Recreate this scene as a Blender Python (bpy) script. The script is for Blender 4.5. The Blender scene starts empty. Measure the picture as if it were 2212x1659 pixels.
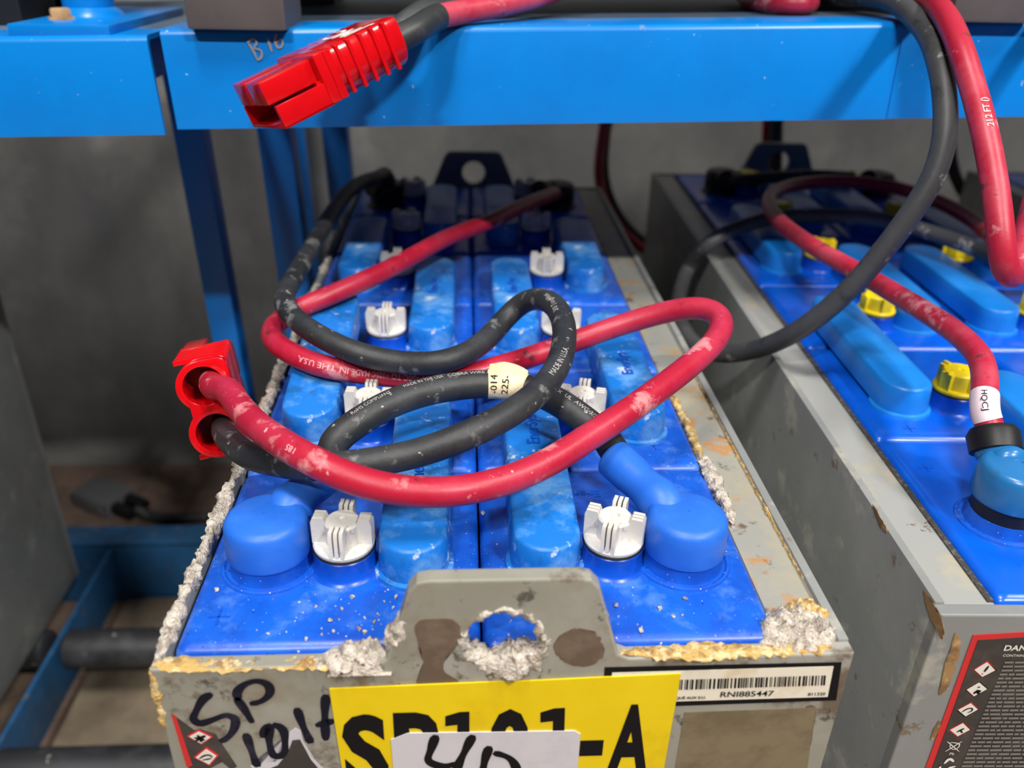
import bpy, bmesh, math, random
from mathutils import Vector, Matrix, noise
random.seed(7)
C = bpy.context.scene.collection
R = math.radians

# ------------------------------------------------------------------ camera
IW, IH, FPX = 2212.0, 1659.0, 1810.5
CAM = Vector((-.0075, -.3329, .3217)); YAW, PITCH, ROLL = -.062, .4877, .0235
_f = Vector((-math.sin(YAW)*math.cos(PITCH), math.cos(YAW)*math.cos(PITCH), -math.sin(PITCH)))
_r = Vector((math.cos(YAW), math.sin(YAW), 0)); _u = _r.cross(_f)
RT = _r*math.cos(ROLL)+_u*math.sin(ROLL); UP = _u*math.cos(ROLL)-_r*math.sin(ROLL); FW = _f
cd = bpy.data.cameras.new('camera'); cam = bpy.data.objects.new('camera', cd); C.objects.link(cam)
cd.sensor_fit = 'HORIZONTAL'; cd.sensor_width = 36; cd.lens = FPX/IW*36; cd.clip_start = .01
cam.matrix_world = Matrix(((RT.x, UP.x, -FW.x, CAM.x), (RT.y, UP.y, -FW.y, CAM.y), (RT.z, UP.z, -FW.z, CAM.z), (0, 0, 0, 1)))
bpy.context.scene.camera = cam
cd.dof.use_dof = True; cd.dof.focus_distance = .52; cd.dof.aperture_fstop = 5.0
def ray(x, y): return FW+RT*((x-IW/2)/FPX)-UP*((y-IH/2)/FPX)
def at(x, y, axis, val):          # the pixel's ray cut with a world plane (0 x, 1 y, 2 z)
    d = ray(x, y); return CAM+d*((val-CAM[axis])/d[axis])
def dep(x, y, t): return CAM+ray(x, y)*t

# ------------------------------------------------------------------ world, lamps, exposure
w = bpy.data.worlds.new('world'); bpy.context.scene.world = w; w.use_nodes = True
w.node_tree.nodes['Background'].inputs[0].default_value = (.80, .90, 1.0, 1)
w.node_tree.nodes['Background'].inputs[1].default_value = .045
def lamp(loc, target, sx, sy, power, col=(1, .97, .93)):
    l = bpy.data.lights.new('ceiling_lamp_offscreen', 'AREA'); l.shape = 'RECTANGLE'; l.size = sx; l.size_y = sy; l.energy = power; l.color = col
    o = bpy.data.objects.new('ceiling_lamp_offscreen', l); C.objects.link(o); o.location = loc
    o.rotation_euler = (Vector(target)-Vector(loc)).to_track_quat('-Z', 'Y').to_euler()
lamp((-1.1, -2.75, 3.3), (-1.1, -2.75, 0), .45, .16, 170)
lamp((1.9, -2.75, 3.3), (1.9, -2.75, 0), .45, .16, 240)
lamp((-.4, -.64, 3.3), (-.4, -.64, 0), .45, .8, 80)
lamp((2.4, -.64, 3.3), (2.4, -.64, 0), .45, .8, 95)
vs = bpy.context.scene.view_settings
vs.view_transform = 'Standard'; vs.look = 'None'; vs.exposure = -0.18; vs.gamma = 1; vs.use_curve_mapping = False

# ------------------------------------------------------------------ materials
MATS = {}
def lin(c): return tuple(((v/255)/12.92 if v/255 <= .04045 else ((v/255+.055)/1.055)**2.4) for v in c)
def mat(name, col, rough=.5, metal=0, spec=.5, layers=(), bump=0, bscale=200, coat=0, trans=0):
    """base colour plus layers (colour, noise scale, threshold, softness, strength, detail, stretch, rough) of dirt or wear"""
    if name in MATS: return MATS[name]
    m = bpy.data.materials.new(name); m.use_nodes = True; nt = m.node_tree; N = nt.nodes; L = nt.links
    b = N['Principled BSDF']; b.inputs['Roughness'].default_value = rough; b.inputs['Metallic'].default_value = metal
    b.inputs['Specular IOR Level'].default_value = spec
    if coat: b.inputs['Coat Weight'].default_value = coat; b.inputs['Coat Roughness'].default_value = .12
    if trans: b.inputs['Transmission Weight'].default_value = trans
    tc = N.new('ShaderNodeTexCoord')
    cur = N.new('ShaderNodeRGB'); cur.outputs[0].default_value = (*lin(col), 1); cur = cur.outputs[0]
    rcur = None
    for i, ly in enumerate(layers):
        c2, sc, th, so, st = ly[:5]; det = ly[5] if len(ly) > 5 else 6; stretch = ly[6] if len(ly) > 6 else (1, 1, 1); rr = ly[7] if len(ly) > 7 else None
        mp = N.new('ShaderNodeMapping'); mp.inputs['Scale'].default_value = stretch; mp.inputs['Location'].default_value = (i*3.1, i*1.7, i*.9)
        L.new(tc.outputs['Object'], mp.inputs[0])
        n = N.new('ShaderNodeTexNoise'); n.inputs['Scale'].default_value = sc; n.inputs['Detail'].default_value = det; n.inputs['Roughness'].default_value = .65
        L.new(mp.outputs[0], n.inputs[0])
        mr = N.new('ShaderNodeMapRange'); mr.inputs[1].default_value = th-so; mr.inputs[2].default_value = th+so; mr.inputs[4].default_value = st
        L.new(n.outputs[0], mr.inputs[0])
        mx = N.new('ShaderNodeMix'); mx.data_type = 'RGBA'; mx.inputs[7].default_value = (*lin(c2), 1)
        L.new(mr.outputs[0], mx.inputs[0]); L.new(cur, mx.inputs[6]); cur = mx.outputs[2]
        if rr is not None:
            mf = N.new('ShaderNodeMix'); mf.inputs[3].default_value = rr
            if rcur is None: mf.inputs[2].default_value = rough
            else: L.new(rcur, mf.inputs[2])
            L.new(mr.outputs[0], mf.inputs[0]); rcur = mf.outputs[0]
    L.new(cur, b.inputs['Base Color'])
    if rcur is not None: L.new(rcur, b.inputs['Roughness'])
    if bump:
        n = N.new('ShaderNodeTexNoise'); n.inputs['Scale'].default_value = bscale; n.inputs['Detail'].default_value = 5
        L.new(tc.outputs['Object'], n.inputs[0])
        bp = N.new('ShaderNodeBump'); bp.inputs['Strength'].default_value = bump; bp.inputs['Distance'].default_value = .002
        L.new(n.outputs[0], bp.inputs['Height']); L.new(bp.outputs[0], b.inputs['Normal'])
    MATS[name] = m; return m
mat('lid', (18, 92, 205), .34, layers=(((8, 50, 150), 22, .54, .10, .55), ((105, 155, 222), 40, .60, .07, .40, 8, (1, 1, 1), .6), ((235, 235, 230), 420, .725, .02, .8, 2), ((15, 25, 60), 330, .71, .02, .8, 2)), bump=.06, bscale=160)
mat('lid_clean', (6, 92, 215), .26, layers=(((4, 60, 170), 16, .55, .12, .5), ((15, 35, 80), 250, .75, .02, .7, 2)), bump=.04, bscale=60)
mat('neck', (10, 78, 190), .3, layers=(((5, 40, 120), 60, .6, .1, .4),))
mat('strap', (18, 112, 200), .42, layers=(((110, 165, 212), 30, .57, .07, .6, 8, (1, 1, 1), .7), ((215, 222, 222), 70, .635, .03, .7, 9, (1, 1, 1), .8), ((20, 70, 110), 45, .62, .05, .5)), bump=.12, bscale=140)
mat('strap_clean', (18, 122, 212), .38, layers=(((60, 150, 220), 20, .6, .1, .4), ((10, 80, 150), 50, .7, .08, .4)), bump=.05, bscale=90)
mat('boot', (34, 104, 212), .45, layers=(((70, 135, 225), 25, .58, .12, .4), ((25, 45, 70), 210, .74, .02, .7, 2)), bump=.04, bscale=300)
mat('boot_clear', (40, 120, 185), .28, layers=(((60, 80, 60), 38, .62, .1, .5),), trans=.15)
mat('rubber', (14, 14, 16), .5)
mat('white_cap', (206, 202, 194), .42, layers=(((140, 108, 74), 110, .61, .05, .6, 10), ((236, 234, 230), 40, .53, .08, .6)))
mat('yellow_cap', (238, 210, 8), .38, layers=(((205, 160, 0), 70, .62, .08, .4),))
mat('red_cable', (172, 20, 48), .40, layers=(((204, 66, 92), 14, .54, .10, .45), ((216, 150, 152), 26, .615, .03, .7, 12, (1, 1, 1), .75), ((236, 222, 215), 90, .69, .02, .6, 9), ((60, 34, 36), 62, .655, .02, .8, 6)), bump=.08, bscale=260)
mat('red_cable_clean', (178, 30, 56), .42, layers=(((212, 98, 116), 12, .56, .08, .5), ((222, 165, 170), 30, .635, .03, .6, 8), ((80, 50, 45), 46, .655, .015, .8, 5)), bump=.06, bscale=260)
mat('black_cable', (36, 37, 39), .52, layers=(((72, 74, 76), 16, .53, .10, .55), ((140, 140, 138), 45, .61, .035, .6, 10, (1, 1, 1), .8), ((200, 198, 192), 120, .67, .02, .7, 9)), bump=.1, bscale=260)
mat('grey_cable', (64, 65, 67), .5, layers=(((92, 93, 94), 12, .54, .12, .5), ((170, 170, 166), 48, .64, .025, .6, 8), ((30, 30, 32), 40, .62, .04, .5)), bump=.06, bscale=260)
mat('red_plastic', (206, 8, 18), .16, layers=(((170, 6, 20), 40, .6, .1, .3),), coat=.4)
mat('worn_label', (188, 40, 60), .4, layers=(((226, 205, 190), 55, .53, .04, 1.0, 8, (1, 1, .45)), ((110, 60, 150), 40, .60, .06, .6)))
mat('white_print', (240, 236, 230), .6)
mat('faint_print', (176, 170, 164), .7)
mat('small_print', (120, 114, 108), .7)
mat('pink_print', (235, 175, 180), .7)
mat('shrink_sleeve', (48, 50, 52), .45, layers=(((95, 95, 95), 40, .62, .1, .5),))
mat('steel_shelf', (0, 126, 212), .30, layers=(((6, 108, 192), 10, .55, .10, .4), ((220, 225, 225), 190, .745, .012, .9, 2), ((150, 150, 120), 90, .71, .02, .5)), bump=.03, bscale=40)
mat('shelf_deck', (92, 108, 124), .6, layers=(((60, 110, 165), 14, .55, .1, .5), ((50, 60, 70), 30, .6, .1, .5)))
mat('leg_blue', (2, 116, 204), .36, layers=(((4, 96, 180), 12, .55, .12, .5), ((180, 150, 90), 160, .77, .02, .6)))
mat('rail_blue', (38, 98, 148), .5, layers=(((34, 74, 108), 14, .55, .08, .6), ((130, 124, 98), 60, .62, .05, .4)))
mat('tray_front', (138, 136, 124), .45, layers=(((162, 161, 152), 9, .54, .08, .6), ((120, 98, 66), 15, .58, .06, .5), ((80, 62, 44), 22, .61, .035, .7, 10), ((42, 40, 36), 75, .63, .03, .75, 10)), bump=.06, bscale=120)
mat('tray_grey', (128, 130, 128), .42, layers=(((150, 151, 148), 8, .54, .10, .5), ((190, 184, 165), 24, .61, .05, .4), ((105, 88, 66), 42, .655, .02, .8, 10)), bump=.04, bscale=90)
mat('ledge', (142, 142, 134), .5, layers=(((160, 150, 124), 18, .55, .06, .6), ((176, 120, 56), 36, .60, .03, .8, 10), ((84, 60, 40), 48, .62, .03, .8, 10)), bump=.08, bscale=150)
mat('ledge_white', (150, 151, 147), .36, layers=(((178, 164, 128), 15, .60, .05, .6), ((100, 78, 56), 60, .67, .015, .9, 9)))
mat('crust', (206, 196, 182), .95, layers=(((160, 146, 130), 140, .53, .06, .8, 9), ((104, 88, 74), 230, .60, .03, .8, 9), ((235, 230, 222), 300, .58, .05, .7)), bump=1.0, bscale=700)
mat('crust_tan', (196, 162, 96), .9, layers=(((140, 100, 58), 130, .54, .05, .8, 9), ((226, 206, 158), 190, .55, .05, .8)), bump=.8, bscale=600)
mat('yellow_label', (222, 192, 0), .36, layers=(((232, 204, 20), 14, .55, .08, .5), ((205, 172, 0), 24, .6, .05, .5)))
mat('black_ink', (14, 12, 14), .8, spec=.2)
mat('marker_ink', (18, 17, 32), .7, spec=.2, layers=(((52, 50, 66), 60, .60, .06, .5),))
mat('white_label', (196, 193, 198), .4, layers=(((176, 172, 182), 30, .57, .08, .5),))
mat('barcode_label', (222, 214, 196), .42, layers=(((196, 172, 126), 30, .6, .08, .6),))
mat('faded_label', (120, 108, 84), .5, layers=(((96, 84, 62), 50, .55, .1, .7), ((110, 70, 50), 16, .64, .05, .7)))
mat('hazard_black', (54, 50, 48), .5, layers=(((78, 72, 68), 60, .6, .1, .6),))
mat('hazard_red', (196, 40, 42), .45, layers=(((226, 200, 190), 70, .69, .03, .6),))
mat('hazard_white', (218, 212, 202), .5)
mat('rust_stain', (96, 80, 66), .55, layers=(((120, 104, 88), 60, .55, .1, .7),))
mat('rust_streak', (150, 118, 76), .7, layers=(((108, 80, 54), 50, .52, .06, .8), ((190, 160, 110), 80, .6, .05, .6)))
mat('tape', (222, 202, 162), .55, layers=(((190, 160, 110), 60, .58, .08, .6), ((240, 228, 200), 30, .58, .1, .5)), bump=.3, bscale=260)
mat('sleeve_label', (228, 208, 216), .45)
mat('concrete', (140, 139, 135), .85, layers=(((120, 120, 119), 2.2, .50, .08, .8), ((100, 101, 104), 4.5, .55, .08, .6, 6, (1, 1, .45)), ((150, 118, 70), 7, .66, .03, .5), ((160, 158, 152), 5, .58, .08, .5)), bump=.25, bscale=30)
mat('floor_dirt', (128, 106, 92), .9, layers=(((98, 82, 72), 5, .52, .08, .8), ((146, 128, 106), 12, .58, .06, .6), ((66, 58, 54), 20, .60, .05, .6)), bump=.3, bscale=60)
mat('dust_pan', (146, 130, 108), .85, layers=(((108, 95, 80), 6, .52, .1, .8), ((164, 150, 122), 12, .58, .08, .5)))
mat('roller_black', (46, 47, 51), .5, layers=(((84, 85, 88), 20, .54, .08, .6), ((200, 194, 176), 40, .66, .02, .8, 8)))
mat('charger_grey', (84, 79, 80), .55, layers=(((98, 92, 92), 14, .55, .1, .5),))
mat('charger_black', (22, 22, 24), .5)
mat('wood', (176, 140, 96), .7, layers=(((120, 88, 56), 60, .55, .1, .7),))
mat('grey_plastic', (96, 96, 98), .5)
mat('chalk', (150, 146, 142), .8)
mat('felt', (60, 58, 56), .95, layers=(((130, 126, 118), 260, .6, .08, .7),), bump=.6, bscale=700)

# ------------------------------------------------------------------ mesh helpers
def obj(name, me, m, parent=None, label=None, smooth=40):
    o = bpy.data.objects.new(name, me); C.objects.link(o)
    if m is not None:
        if not me.materials: me.materials.append(MATS[m])
    if smooth and me.polygons:
        me.polygons.foreach_set('use_smooth', [True]*len(me.polygons)); me.set_sharp_from_angle(angle=R(smooth))
    if parent: o.parent = parent
    if label: o['label'] = label
    return o
def inst(src, parent, loc=None, rot=None, name=None):
    o = src.copy(); C.objects.link(o); o.parent = parent
    if loc is not None: o.location = loc
    if rot is not None: o.rotation_euler = rot
    return o
def thing(name, label, cat, loc=(0, 0, 0), rot=(0, 0, 0), group=None):
    o = bpy.data.objects.new(name, None); C.objects.link(o); o.empty_display_size = .02; o.location = loc; o.rotation_euler = rot
    o['label'] = label; o['category'] = cat
    if group: o['group'] = group
    return o
def tag(o, label, cat, group=None):
    o['label'] = label; o['category'] = cat
    if group: o['group'] = group
    return o
def fin(bm, name='mesh', recalc=True):
    if recalc: bmesh.ops.recalc_face_normals(bm, faces=bm.faces)
    me = bpy.data.meshes.new(name); bm.to_mesh(me); bm.free(); return me
def box(bm, x0, x1, y0, y1, z0, z1, b=0, seg=2, mtx=None):
    t = bmesh.new(); bmesh.ops.create_cube(t, size=1)
    for v in t.verts: v.co = Vector(((x0+x1)/2+v.co.x*(x1-x0), (y0+y1)/2+v.co.y*(y1-y0), (z0+z1)/2+v.co.z*(z1-z0)))
    if b: bmesh.ops.bevel(t, geom=t.edges[:], offset=b, segments=seg, affect='EDGES', profile=.6)
    if mtx: bmesh.ops.transform(t, matrix=mtx, verts=t.verts)
    me = bpy.data.meshes.new('t'); t.to_mesh(me); t.free(); bm.from_mesh(me); bpy.data.meshes.remove(me); return bm
def boxme(*a, **k): return fin(box(bmesh.new(), *a, **k))
def loft(rings, cap0=True, cap1=True, closed=True, bm=None):
    bm = bm or bmesh.new(); n = len(rings[0]); V = [[bm.verts.new(p) for p in r] for r in rings]
    for a, b in zip(V, V[1:]):
        for i in range(n if closed else n-1): bm.faces.new((a[i], a[(i+1) % n], b[(i+1) % n], b[i]))
    if cap0: bm.faces.new(V[0][::-1])
    if cap1: bm.faces.new(V[-1])
    return bm
def circ(r, z, n=32, cx=0, cy=0, sx=1, sy=1): return [Vector((cx+r*sx*math.cos(2*math.pi*i/n), cy+r*sy*math.sin(2*math.pi*i/n), z)) for i in range(n)]
def lathe(prof, n=32, bm=None, cap0=True, cap1=True): return loft([circ(r, z, n) for r, z in prof], cap0, cap1, bm=bm)
def rrect(x0, x1, y0, y1, r, z, n=5):
    P = []
    for cx, cy, a in ((x1-r, y1-r, 0), (x0+r, y1-r, 90), (x0+r, y0+r, 180), (x1-r, y0+r, 270)):
        for i in range(n+1):
            t = R(a+90*i/n); P.append(Vector((cx+r*math.cos(t), cy+r*math.sin(t), z)))
    return P
def stadium(r, y0, y1, z, n=12):     # long in y, ends centred on y0 and y1
    return [Vector((r*math.cos(math.pi*i/n), y1+r*math.sin(math.pi*i/n), z)) for i in range(n+1)]+[Vector((-r*math.cos(math.pi*i/n), y0-r*math.sin(math.pi*i/n), z)) for i in range(n+1)]
def catmull(P, step=.004):
    P = [Vector(p) for p in P]; P = [P[0]*2-P[1]]+P+[P[-1]*2-P[-2]]; out = []
    for i in range(1, len(P)-2):
        p0, p1, p2, p3 = P[i-1:i+3]; t0 = 0; t1 = t0+max((p1-p0).length, 1e-6)**.5; t2 = t1+max((p2-p1).length, 1e-6)**.5; t3 = t2+max((p3-p2).length, 1e-6)**.5
        n = max(2, int((p2-p1).length/step))
        for k in range(n):
            t = t1+(t2-t1)*k/n
            a1 = p0*((t1-t)/(t1-t0))+p1*((t-t0)/(t1-t0)); a2 = p1*((t2-t)/(t2-t1))+p2*((t-t1)/(t2-t1)); a3 = p2*((t3-t)/(t3-t2))+p3*((t-t2)/(t3-t2))
            b1 = a1*((t2-t)/(t2-t0))+a2*((t-t0)/(t2-t0)); b2 = a2*((t3-t)/(t3-t1))+a3*((t-t1)/(t3-t1))
            out.append(b1*((t2-t)/(t2-t1))+b2*((t-t1)/(t2-t1)))
    out.append(P[-2]); return out
def relax(P, k=3):
    for _ in range(k): P = [P[0]]+[(P[i-1]+P[i]*2+P[i+1])/4 for i in range(1, len(P)-1)]+[P[-1]]
    return P
class Path:
    def __init__(s, pts, step=.004, sm=6):
        s.P = relax(catmull(pts, step), sm); s.T = []; s.N = []; s.S = [0]
        for i in range(len(s.P)):
            a = s.P[max(i-1, 0)]; b = s.P[min(i+1, len(s.P)-1)]; s.T.append((b-a).normalized())
            if i: s.S.append(s.S[-1]+(s.P[i]-s.P[i-1]).length)
        n = s.T[0].orthogonal().normalized()
        for t in s.T:
            n = (n-t*n.dot(t)).normalized(); s.N.append(n)
    def frame(s, d):
        d = max(0, min(d, s.S[-1]-1e-6)); i = 0
        import bisect
        i = max(0, min(bisect.bisect_right(s.S, d)-1, len(s.P)-2)); f = (d-s.S[i])/max(1e-9, s.S[i+1]-s.S[i])
        p = s.P[i].lerp(s.P[i+1], f); t = s.T[i].lerp(s.T[i+1], f).normalized(); n = s.N[i].lerp(s.N[i+1], f); n = (n-t*n.dot(t)).normalized()
        return p, t, n, t.cross(n)
    def near(s, x, y):               # arc length whose point lies closest to a pixel's ray
        d = ray(x, y).normalized(); best = min(range(len(s.P)), key=lambda i: ((s.P[i]-CAM)-d*((s.P[i]-CAM).dot(d))).length); return s.S[best]
    def tube(s, r, n=18, d0=None, d1=None, cap=True, bm=None, rf=None):
        ii = [i for i in range(len(s.P)) if (d0 is None or s.S[i] >= d0) and (d1 is None or s.S[i] <= d1)]; rings = []
        for i in ii:
            b = s.T[i].cross(s.N[i]); rr = r*(rf(s.S[i]) if rf else 1)
            rings.append([s.P[i]+(s.N[i]*math.cos(2*math.pi*k/n)+b*math.sin(2*math.pi*k/n))*rr for k in range(n)])
        return loft(rings, cap, cap, bm=bm)
def text_mesh(txt, size, bold=0, xs=1.0, align='CENTER'):
    cu = bpy.data.curves.new('txt', 'FONT'); cu.body = txt; cu.size = size; cu.align_x = align; cu.align_y = 'CENTER' if align == 'CENTER' else 'BOTTOM_BASELINE'; cu.offset = bold; cu.resolution_u = 3; cu.fill_mode = 'FRONT'
    o = bpy.data.objects.new('txt', cu); C.objects.link(o); dg = bpy.context.evaluated_depsgraph_get()
    me = bpy.data.meshes.new_from_object(o.evaluated_get(dg)); bpy.data.objects.remove(o); bpy.data.curves.remove(cu)
    for v in me.vertices: v.co.x *= xs
    me.materials.clear(); return me
def text_on(name, txt, size, origin, ex, ey, m, parent, bold=0, xs=1.0, lift=.0004, align='CENTER', embox=None):
    """lettering lying in the plane ex, ey through origin"""
    me = text_mesh(txt, size, bold, xs, align); ex = Vector(ex).normalized(); ey = Vector(ey).normalized(); n = ex.cross(ey)
    for v in me.vertices: v.co = Vector(origin)+ex*v.co.x+ey*v.co.y+n*lift
    return obj(name, me, m, parent, smooth=0)
def cable_text(path, r, txt, d, size, m, parent, flip=False, side=None, xs=1.0, roll=0):
    """lettering bent round a cable at arc length d, turned to the side given as a direction"""
    me = text_mesh(txt, size, 0, xs); p, t, n, b = path.frame(d)
    side = Vector(side) if side is not None else (CAM-p); a0 = math.atan2(side.dot(b), side.dot(n))+roll
    sg = -1 if flip else 1
    # bend sense so that letters are not mirrored
    for v in me.vertices:
        p, t, n, b = path.frame(d+sg*v.co.x); a = a0-sg*v.co.y/r
        v.co = p+(n*math.cos(a)+b*math.sin(a))*(r+.00035)
    return obj('printing', me, m, parent, smooth=0)
def plate(outer, holes=(), depth=.001, bevel=0, to=None):
    """flat sheet from 2D outlines (with holes), thickness depth; to maps (u, v, w) to space"""
    cu = bpy.data.curves.new('pl', 'CURVE'); cu.dimensions = '2D'; cu.fill_mode = 'BOTH'; cu.extrude = depth/2-bevel; cu.bevel_depth = bevel; cu.bevel_resolution = 1
    for ln in [outer]+list(holes):
        sp = cu.splines.new('POLY'); sp.points.add(len(ln)-1); sp.use_cyclic_u = True
        for q, p in zip(sp.points, ln): q.co = (p[0], p[1], 0, 1)
    o = bpy.data.objects.new('pl', cu); C.objects.link(o); dg = bpy.context.evaluated_depsgraph_get()
    me = bpy.data.meshes.new_from_object(o.evaluated_get(dg)); bpy.data.objects.remove(o); bpy.data.curves.remove(cu); me.materials.clear()
    if to:
        for v in me.vertices: v.co = to(v.co.x, v.co.y, v.co.z)
    bm = bmesh.new(); bm.from_mesh(me); bmesh.ops.remove_doubles(bm, verts=bm.verts, dist=1e-6); bmesh.ops.recalc_face_normals(bm, faces=bm.faces); bm.to_mesh(me); bm.free(); return me
def flat(name, pts, m, parent, n=(0, -1, 0), lift=.0003):
    """paper thin sticker or print: one polygon given by its corner points"""
    n = Vector(n); a = [Vector(p)+n*lift for p in pts]; b = [Vector(p)+n*lift*.2 for p in pts]
    bm = bmesh.new(); k = len(pts); A = [bm.verts.new(p) for p in a]; B = [bm.verts.new(p) for p in b]
    bm.faces.new(A); 
    for i in range(k): bm.faces.new((A[i], B[i], B[(i+1) % k], A[(i+1) % k]))
    bmesh.ops.triangulate(bm, faces=[f for f in bm.faces if len(f.verts) > 4])
    return obj(name, fin(bm), m, parent, smooth=0)
def strokes(name, lines, width, m, parent, to, n=(0, -1, 0), lift=.0005):
    """pen strokes as ribbons: pixel polylines mapped with to()"""
    bm = bmesh.new(); n = Vector(n)
    for ln in lines:
        P = relax(catmull([to(*p) for p in ln], .0012), 2); L = []; k = len(P)
        for i, p in enumerate(P):
            t = (P[min(i+1, k-1)]-P[max(i-1, 0)]).normalized(); s = t.cross(n).normalized(); e = min(1, .55+min(i, k-1-i)*.25)
            w2 = width*.5*e*(1+.18*math.sin(i*.37)); L.append((bm.verts.new(p+s*w2+n*lift), bm.verts.new(p-s*w2+n*lift)))
        for a, b in zip(L, L[1:]): bm.faces.new((a[0], a[1], b[1], b[0]))
    return obj(name, fin(bm), m, parent, smooth=0)
def crust_tube(pts, rad, amp, seed, m, parent, name='corrosion_crust', n=14, step=.0022, sq=(1, 1)):
    """crumbly deposit along a line: tube whose skin is broken up by noise"""
    pa = Path(pts, step, 2); bm = bmesh.new(); rings = []
    for i, p in enumerate(pa.P):
        b = Vector((0, 0, 1)); t = pa.T[i]; s = t.cross(b)
        s = s.normalized() if s.length > .2 else Vector((1, 0, 0)); b = s.cross(t)
        e = min(1, .25+min(i, len(pa.P)-1-i)*.2); r0 = rad*e*(.75+.7*noise.noise(p*55+Vector((seed, 0, 0)))+.3); ring = []
        for k in range(n):
            a = 2*math.pi*k/n; d = s*math.cos(a)*sq[0]+b*math.sin(a)*sq[1]; q = p+d*r0
            q += d*amp*(noise.noise(q*260+Vector((0, seed, 0)))+.7*noise.noise(q*620+Vector((seed, 3, 0)))); ring.append(q)
        rings.append(ring)
    loft(rings, bm=bm); o = obj(name, fin(bm), m, parent, smooth=60); return o
def crust_pile(cx, cy, z, rx, ry, h, seed, m, parent, name='corrosion_crust', n=34):
    bm = bmesh.new(); G = []
    for i in range(n+1):
        row = []
        for j in range(n+1):
            u = i/n*2-1; v = j/n*2-1; q = Vector((cx+u*rx, cy+v*ry, 0)); edge = max(0, 1-(u*u+v*v)-.25*noise.noise(q*90+Vector((seed, 0, 0))))
            hh = h*min(1, edge*1.6)*(.65+.8*noise.noise(q*140+Vector((0, seed, 0)))+.45*noise.noise(q*420+Vector((0, 0, seed)))) if edge > 0 else -.004
            row.append(bm.verts.new((q.x, q.y, z+hh)))
        G.append(row)
    for i in range(n):
        for j in range(n): bm.faces.new((G[i][j], G[i+1][j], G[i+1][j+1], G[i][j+1]))
    return obj(name, fin(bm), m, parent, smooth=60)

# ------------------------------------------------------------------ the setting
FL = -.70; WALL = 1.23
fl = obj('floor', boxme(-4, 5, -7, WALL+.2, FL-.1, FL), 'floor_dirt', smooth=0); fl['kind'] = 'structure'
wb = obj('wall_back', boxme(-4, 5, WALL, WALL+.2, FL, 4), 'concrete', smooth=0); wb['kind'] = 'structure'

# ------------------------------------------------------------------ battery parts (shared meshes, hidden masters are never linked twice)
XI, XO, XC = .038, .119, .0773      # inner posts, outer posts, vents, from the middle seam
def cell_mesh(y0, y1):
    x0, x1 = .0006, .1575
    return fin(loft([rrect(x0, x1, y0, y1, .005, -.045), rrect(x0, x1, y0, y1, .005, -.0075), rrect(x0+.0006, x1-.0006, y0+.0006, y1-.0006, .005, -.0042), rrect(x0+.0022, x1-.0022, y0+.0024, y1-.0022, .005, -.0015), rrect(x0+.006, x1-.006, y0+.007, y1-.006, .006, 0)], cap0=False))
def neck_mesh(): return fin(lathe([(.0215, -.001), (.0192, .0008), (.0178, .0025), (.0174, .0125), (.0178, .0135), (.0172, .0142), (.0150, .0142)], 36))
def cap_mesh(thick):
    h = .0135 if not thick else .013
    hub = .0100 if not thick else .0132
    return fin(lathe([(.0150, .0150), (.0171, .0156), (.0174, .0176), (.0166, .0188), (hub+.0004, .0192), (hub, .0192+h-.0012), (hub-.0012, .0192+h), (.0024, .0192+h+.0003), (.0020, .0192+h-.0008)], 36))
def gasket_mesh(): return fin(lathe([(.0155, .0138), (.0176, .0142), (.0180, .0150), (.0176, .0158), (.0155, .0160)], 36))
def lug_mesh(thick):
    bm = bmesh.new()
    if thick:
        for s in (-1, 0, 1): box(bm, .0100, .0158, s*.0031-.0017, s*.0031+.0017, .0180, .0335-abs(s)*.0015, .0006)
    else:
        for s in (-1, 0, 1):
            y0 = s*.0030-.00105; y1 = s*.0030+.00105; P = [(.0088, .0180), (.0171, .0180), (.0171, .0325), (.0160, .0352), (.0098, .0352), (.0088, .0325)]
            loft([[Vector((x, y0, z)) for x, z in P], [Vector((x, y1, z)) for x, z in P]], bm=bm)
    return fin(bm)
def strap_mesh(P, h=.0245, rr=.0205):
    bm = loft([stadium(rr, 0, P, .003), stadium(rr, 0, P, .0045), stadium(rr-.0006, 0, P, h*.6), stadium(rr-.0012, 0, P, h-.0020), stadium(rr-.0022, 0, P, h-.0006), stadium(rr-.0042, 0, P, h)], cap0=False)
    lathe([(.0235, -.0005), (.0230, .0022), (.0205, .0030), (.0190, .0012)], 28, bm=bm, cap0=False, cap1=False)
    return fin(bm)
def washer_mesh(): return fin(lathe([(.0285, -.001), (.0275, .0012), (.0262, .0016), (.0250, .0006), (.0232, .0008), (.0222, .0035), (.0215, .0085)], 36))
def boot_cap_mesh(): return fin(lathe([(.0215, .0075), (.0232, .0072), (.0237, .0090), (.0234, .0220), (.0229, .0275), (.0215, .0302), (.0185, .0318), (.0008, .0326), (.0006, .0318)], 40, cap0=False))
def sleeve_mesh(v, r0=.0132, r1=.0126, droop=.0):
    v = Vector(v); u = v.normalized(); pa = Path([Vector((0, 0, .0215))+u*.006, Vector((v.x*.3, v.y*.3, .0225+v.z*.3)), Vector((v.x*.65, v.y*.65, .0235+v.z*.65)), Vector((v.x, v.y, .0240+v.z))], .0022, 2); L = pa.S[-1]
    def rf(d):
        f = d/L
        if f < .35: return math.sqrt(max(.05, 1-((.30-f)/.30)**2)) if f < .30 else 1
        if f < .55: return 1-.13*math.sin((f-.35)/.20*math.pi/2)
        return .87+.08*min(1, (f-.55)/.2)
    return fin(pa.tube(r0, 28, rf=rf))

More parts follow.
